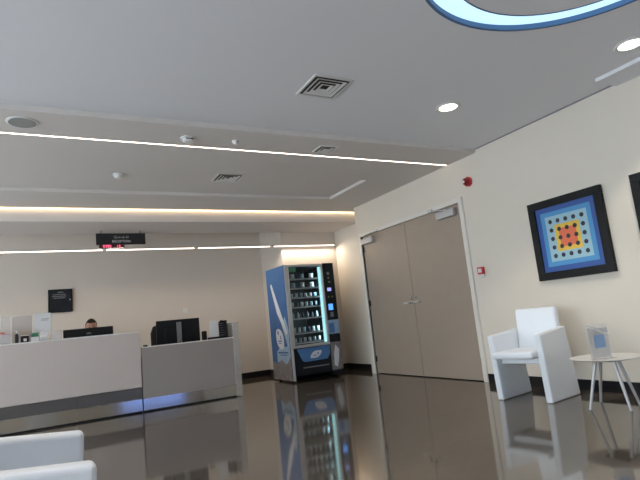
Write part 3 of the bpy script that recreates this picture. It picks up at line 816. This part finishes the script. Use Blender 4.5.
lp = bx('lower_side_print', (FX1 + .004, W - .002, -.012, .03, .12, .595), M['vstone'], vm, bevel=.004)
bm = bmesh.new(); prism(bm, [(FX1 + .05, .20), (FX1 + .11, .16), (FX1 + .15, .30), (FX1 + .17, .47), (FX1 + .10, .55), (FX1 + .06, .40)], 'y', -.0145, -.012); obj('splash_print', bm, M['vwhite'], lp)
bx('delivery_recess', (.045, FX1, .0, .03, .03, .56), M['vdark'], vm)
bm = bmesh.new(); prism(bm, [(.10, .55), (.745, .555), (.735, .42), (.68, .33), (.24, .32), (.19, .35)], 'y', -.018, 0)
fl = obj('delivery_flap', bm, M['vblue2'], vm, bevel=.006)
bm = bmesh.new(); prism(bm, leaf_shape(.455, .43, .20, .12, .35), 'y', -.0205, -.018); lg = obj('leaf_logo', bm, M['vwhite'], fl)
bm = bmesh.new(); box(bm, .40, .46, -.0215, -.0205, .405, .42); box(bm, .48, .51, -.0215, -.0205, .43, .455); obj('logo_mark', bm, M['vblue2'], lg)
bx('flap_lip', (.20, .70, -.012, 0, .215, .235), M['grey'], vm); bx('kick_plate', (.04, W, .0, .03, .04, .10), M['vdark'], vm)
# inside light
la = bpy.data.lights.new('vending_lamp', 'AREA'); la.shape = 'RECTANGLE'; la.size = .03; la.size_y = 1.2; la.energy = 5; la.color = (.6, .95, 1)
lo = bpy.data.objects.new('vending_lamp', la); C.objects.link(lo); lo.parent = vm; lo.location = (FX1 - f - .06, .05, 1.29); lo.rotation_euler = (0, PI / 2, 0)
lo.rotation_euler = Vector((-.9, .5, 0)).to_track_quat('-Z', 'Y').to_euler()
# snack packs: individual things standing on the shelves
shelfnames = ['top', 'second from top', 'third from top', 'fourth from top', 'fifth from top', 'sixth from top', 'bottom']
kinds = ['silver snack bag', 'pale snack bag', 'small snack packet', 'white snack packet', 'upright drink bottle', 'small snack bag', 'silver drink can']
def bag_mesh(w, h, d):
    bm = bmesh.new(); n = 7
    g = []
    for s in (-1, 1):
        L = []
        for j in range(n):
            row = []
            for i in range(n):
                u = i / (n - 1) * 2 - 1; v = j / (n - 1)
                k = (1 - abs(u) ** 2.5) * (1 - abs(2 * v - 1) ** 3)
                row.append(bm.verts.new((u * w / 2 * (1 - .08 * math.sin(PI * v)), s * (d / 2 * k + .0015), v * h)))
            L.append(row)
        g.append(L)
        for j in range(n - 1):
            for i in range(n - 1): bm.faces.new((L[j][i], L[j][i + 1], L[j + 1][i + 1], L[j + 1][i]))
    a, b = g
    for i in range(n - 1):
        bm.faces.new((a[0][i], a[0][i + 1], b[0][i + 1], b[0][i])); bm.faces.new((a[-1][i], a[-1][i + 1], b[-1][i + 1], b[-1][i]))
        bm.faces.new((a[i][0], a[i + 1][0], b[i + 1][0], b[i][0])); bm.faces.new((a[i][-1], a[i + 1][-1], b[i + 1][-1], b[i][-1]))
    return bm
def pack(kind, w, h, m):
    if kind == 'can':
        bm = bmesh.new(); lathe(bm, [(w * .36, 0), (w * .44, .008), (w * .44, h - .01), (w * .35, h)], n=20); return obj('drink_can', bm, m, smooth=True)
    if kind == 'bottle':
        bm = bmesh.new(); lathe(bm, [(w * .30, 0), (w * .34, .006), (w * .34, h * .62), (w * .13, h * .86), (w * .13, h)], n=18); return obj('drink_bottle', bm, m, smooth=True)
    return obj('snack_pack', bag_mesh(w, h, w * .4), m, smooth=True)
for k, z in enumerate(SZ):
    n = 3 if k < 2 else 6
    pitch = .56 / n
    hh = [.085, .095, .07, .08, .10, .09, .075][k]
    kind = 'can' if k == 6 else ('bottle' if k == 4 else 'bag')
    protos = [pack(kind, min(pitch * .62, .085), hh, m) for m in M['packs']]
    used = [False] * 3
    for i in range(n):
        c = [0, 1, 0, 0, 1, 0][(i + k) % 6] if random.random() < .75 else 2
        if used[c]: o = protos[c].copy(); C.objects.link(o)
        else: o = protos[c]; used[c] = True
        o.location = (VX0 + .10 + pitch * (i + .5), VY0 + .105, z + .0005)
        lab = {'can': 'small metallic drink can on the %s shelf inside the vending machine', 'bottle': 'small drink bottle on the %s shelf inside the vending machine',
               'bag': 'small shiny snack packet on the %s shelf inside the vending machine'}[kind] % shelfnames[k]
        tag(o, lab, {'can': 'drink can', 'bottle': 'drink bottle', 'bag': 'snack packet'}[kind], 'products on the %s vending shelf' % shelfnames[k])
    for u, p in zip(used, protos):
        if not u: bpy.data.objects.remove(p)

# ------------------------------------------------------------------ armchairs
def armchair(loc, rz, label):
    """local x: 0 front -> back, y: across; front faces -x"""
    t = thing('armchair', loc, label, 'armchair', 'white armchairs in the waiting area', rz)
    hw = .30; th = .07
    for s in (-1, 1):
        a, b = sorted((s * hw, s * (hw - th)))
        bm = bmesh.new(); prism(bm, [(.035, 0), (.0, .655), (.50, .695), (.585, 0)], 'y', a, b)
        obj('arm_panel', bm, M['leather'], t, bevel=.018, seg=4)
    i = hw - th
    bx('seat', (-.07, .42, -i, i, .425, .495), M['leather'], t, bevel=.025, seg=4)
    bm = bmesh.new(); prism(bm, [(.44, .40), (.50, .895), (.60, .885), (.56, .40)], 'y', -i + .001, i + .04)
    bm.free(); bm = bmesh.new(); prism(bm, [(.44, .38), (.475, .90), (.555, .89), (.535, .38)], 'y', -i, i)
    obj('backrest', bm, M['leather'], t, bevel=.022, seg=4)
    bx('seat_support', (.10, .44, -i, i, .36, .42), M['leather'], t, bevel=.01)
    return t
armchair((4.10, 3.675, 0), math.radians(9), 'white leather armchair standing against the right wall beside the small table')
fg = armchair((.105, 1.82, 0), math.radians(180), 'white leather armchair in the bottom left foreground, only arm tops visible')
fg.scale = (1, 1.07, 1.06)

# ------------------------------------------------------------------ side table with notice
TX, TY, TZ = 4.32, 2.87, .43
t = thing('side_table', (TX, TY, 0), 'small round white side table with splayed legs beside the armchair', 'table')
bm = bmesh.new(); lathe(bm, [(.22, TZ - .022), (.275, TZ - .010), (.29, TZ - .003), (.286, TZ)], n=64); obj('table_top', bm, M['tablewhite'], t)
feet = [(-.21, .09), (-.08, -.19), (.14, .22), (.17, -.12)]
for fx, fy in feet:
    bm = bmesh.new(); tube(bm, (fx * .45, fy * .45, TZ - .022), (fx, fy, 0), .016, .011, 14); obj('leg', bm, M['legw'], t)
bx('leg_bracket', (-.11, .11, -.10, .10, TZ - .034, TZ - .022), M['dark'], t)
t = thing('notice_stand', (4.16, 2.80, TZ), 'clear acrylic notice stand with white and pale blue print on the round table', 'sign holder', rz=math.radians(-12))
bm = bmesh.new(); box(bm, -.11, .11, -.002, .002, 0, .295); box(bm, -.11, .11, -.05, -.002, 0, .004); obj('acrylic_case', bm, M['acryl2'], t)
nt_ = bx('notice', (-.10, .10, -.004, -.002, .015, .26), clear('notice_sheet', (.66, .66, .65), .75), t)
bx('blue_print', (-.055, .060, -.0052, -.004, .095, .205), mat('pale_blue_print', (.26, .40, .62), .6), nt_)
bm = bmesh.new(); prism(bm, [(-.11, .275), (-.06, .270), (0, .235), (.05, .205), (.11, .20), (.11, .215), (.05, .225), (0, .255), (-.06, .288), (-.11, .288)], 'y', -.0065, -.004); obj('white_ribbon', bm, M['white'], nt_)

# ------------------------------------------------------------------ world, light, camera
w = bpy.data.worlds.new('world'); S.world = w; w.use_nodes = True
bg = w.node_tree.nodes['Background']; bg.inputs[0].default_value = (0.80, 0.91, 1.0, 1); bg.inputs[1].default_value = WORLD

p = (503.77, .502113, .156962, -.102036)
f_, yaw, pitch, roll = p
cy, sy = math.cos(yaw), math.sin(yaw)
fw = Vector((sy * math.cos(pitch), cy * math.cos(pitch), math.sin(pitch))); rt = Vector((cy, -sy, 0)); upv = rt.cross(fw)
r2 = math.cos(roll) * rt + math.sin(roll) * upv; u2 = -math.sin(roll) * rt + math.cos(roll) * upv
cam = bpy.data.cameras.new('camera'); co = bpy.data.objects.new('camera', cam); C.objects.link(co)
cam.sensor_width = 36; cam.lens = f_ / 640 * 36; cam.clip_start = .05; cam.clip_end = 100
mw = Matrix.Identity(4)
for i in range(3): mw[i][0] = r2[i]; mw[i][1] = u2[i]; mw[i][2] = -fw[i]
mw[2][3] = 1.0
co.matrix_world = mw
S.camera = co
S.view_settings.view_transform = 'Standard'; S.view_settings.look = 'None'; S.view_settings.gamma = 1
S.view_settings.use_curve_mapping = False; S.view_settings.exposure = 0.55
S.cycles.max_bounces = 8; S.cycles.diffuse_bounces = 5; S.cycles.use_denoising = True
S.cycles.sample_clamp_indirect = 4
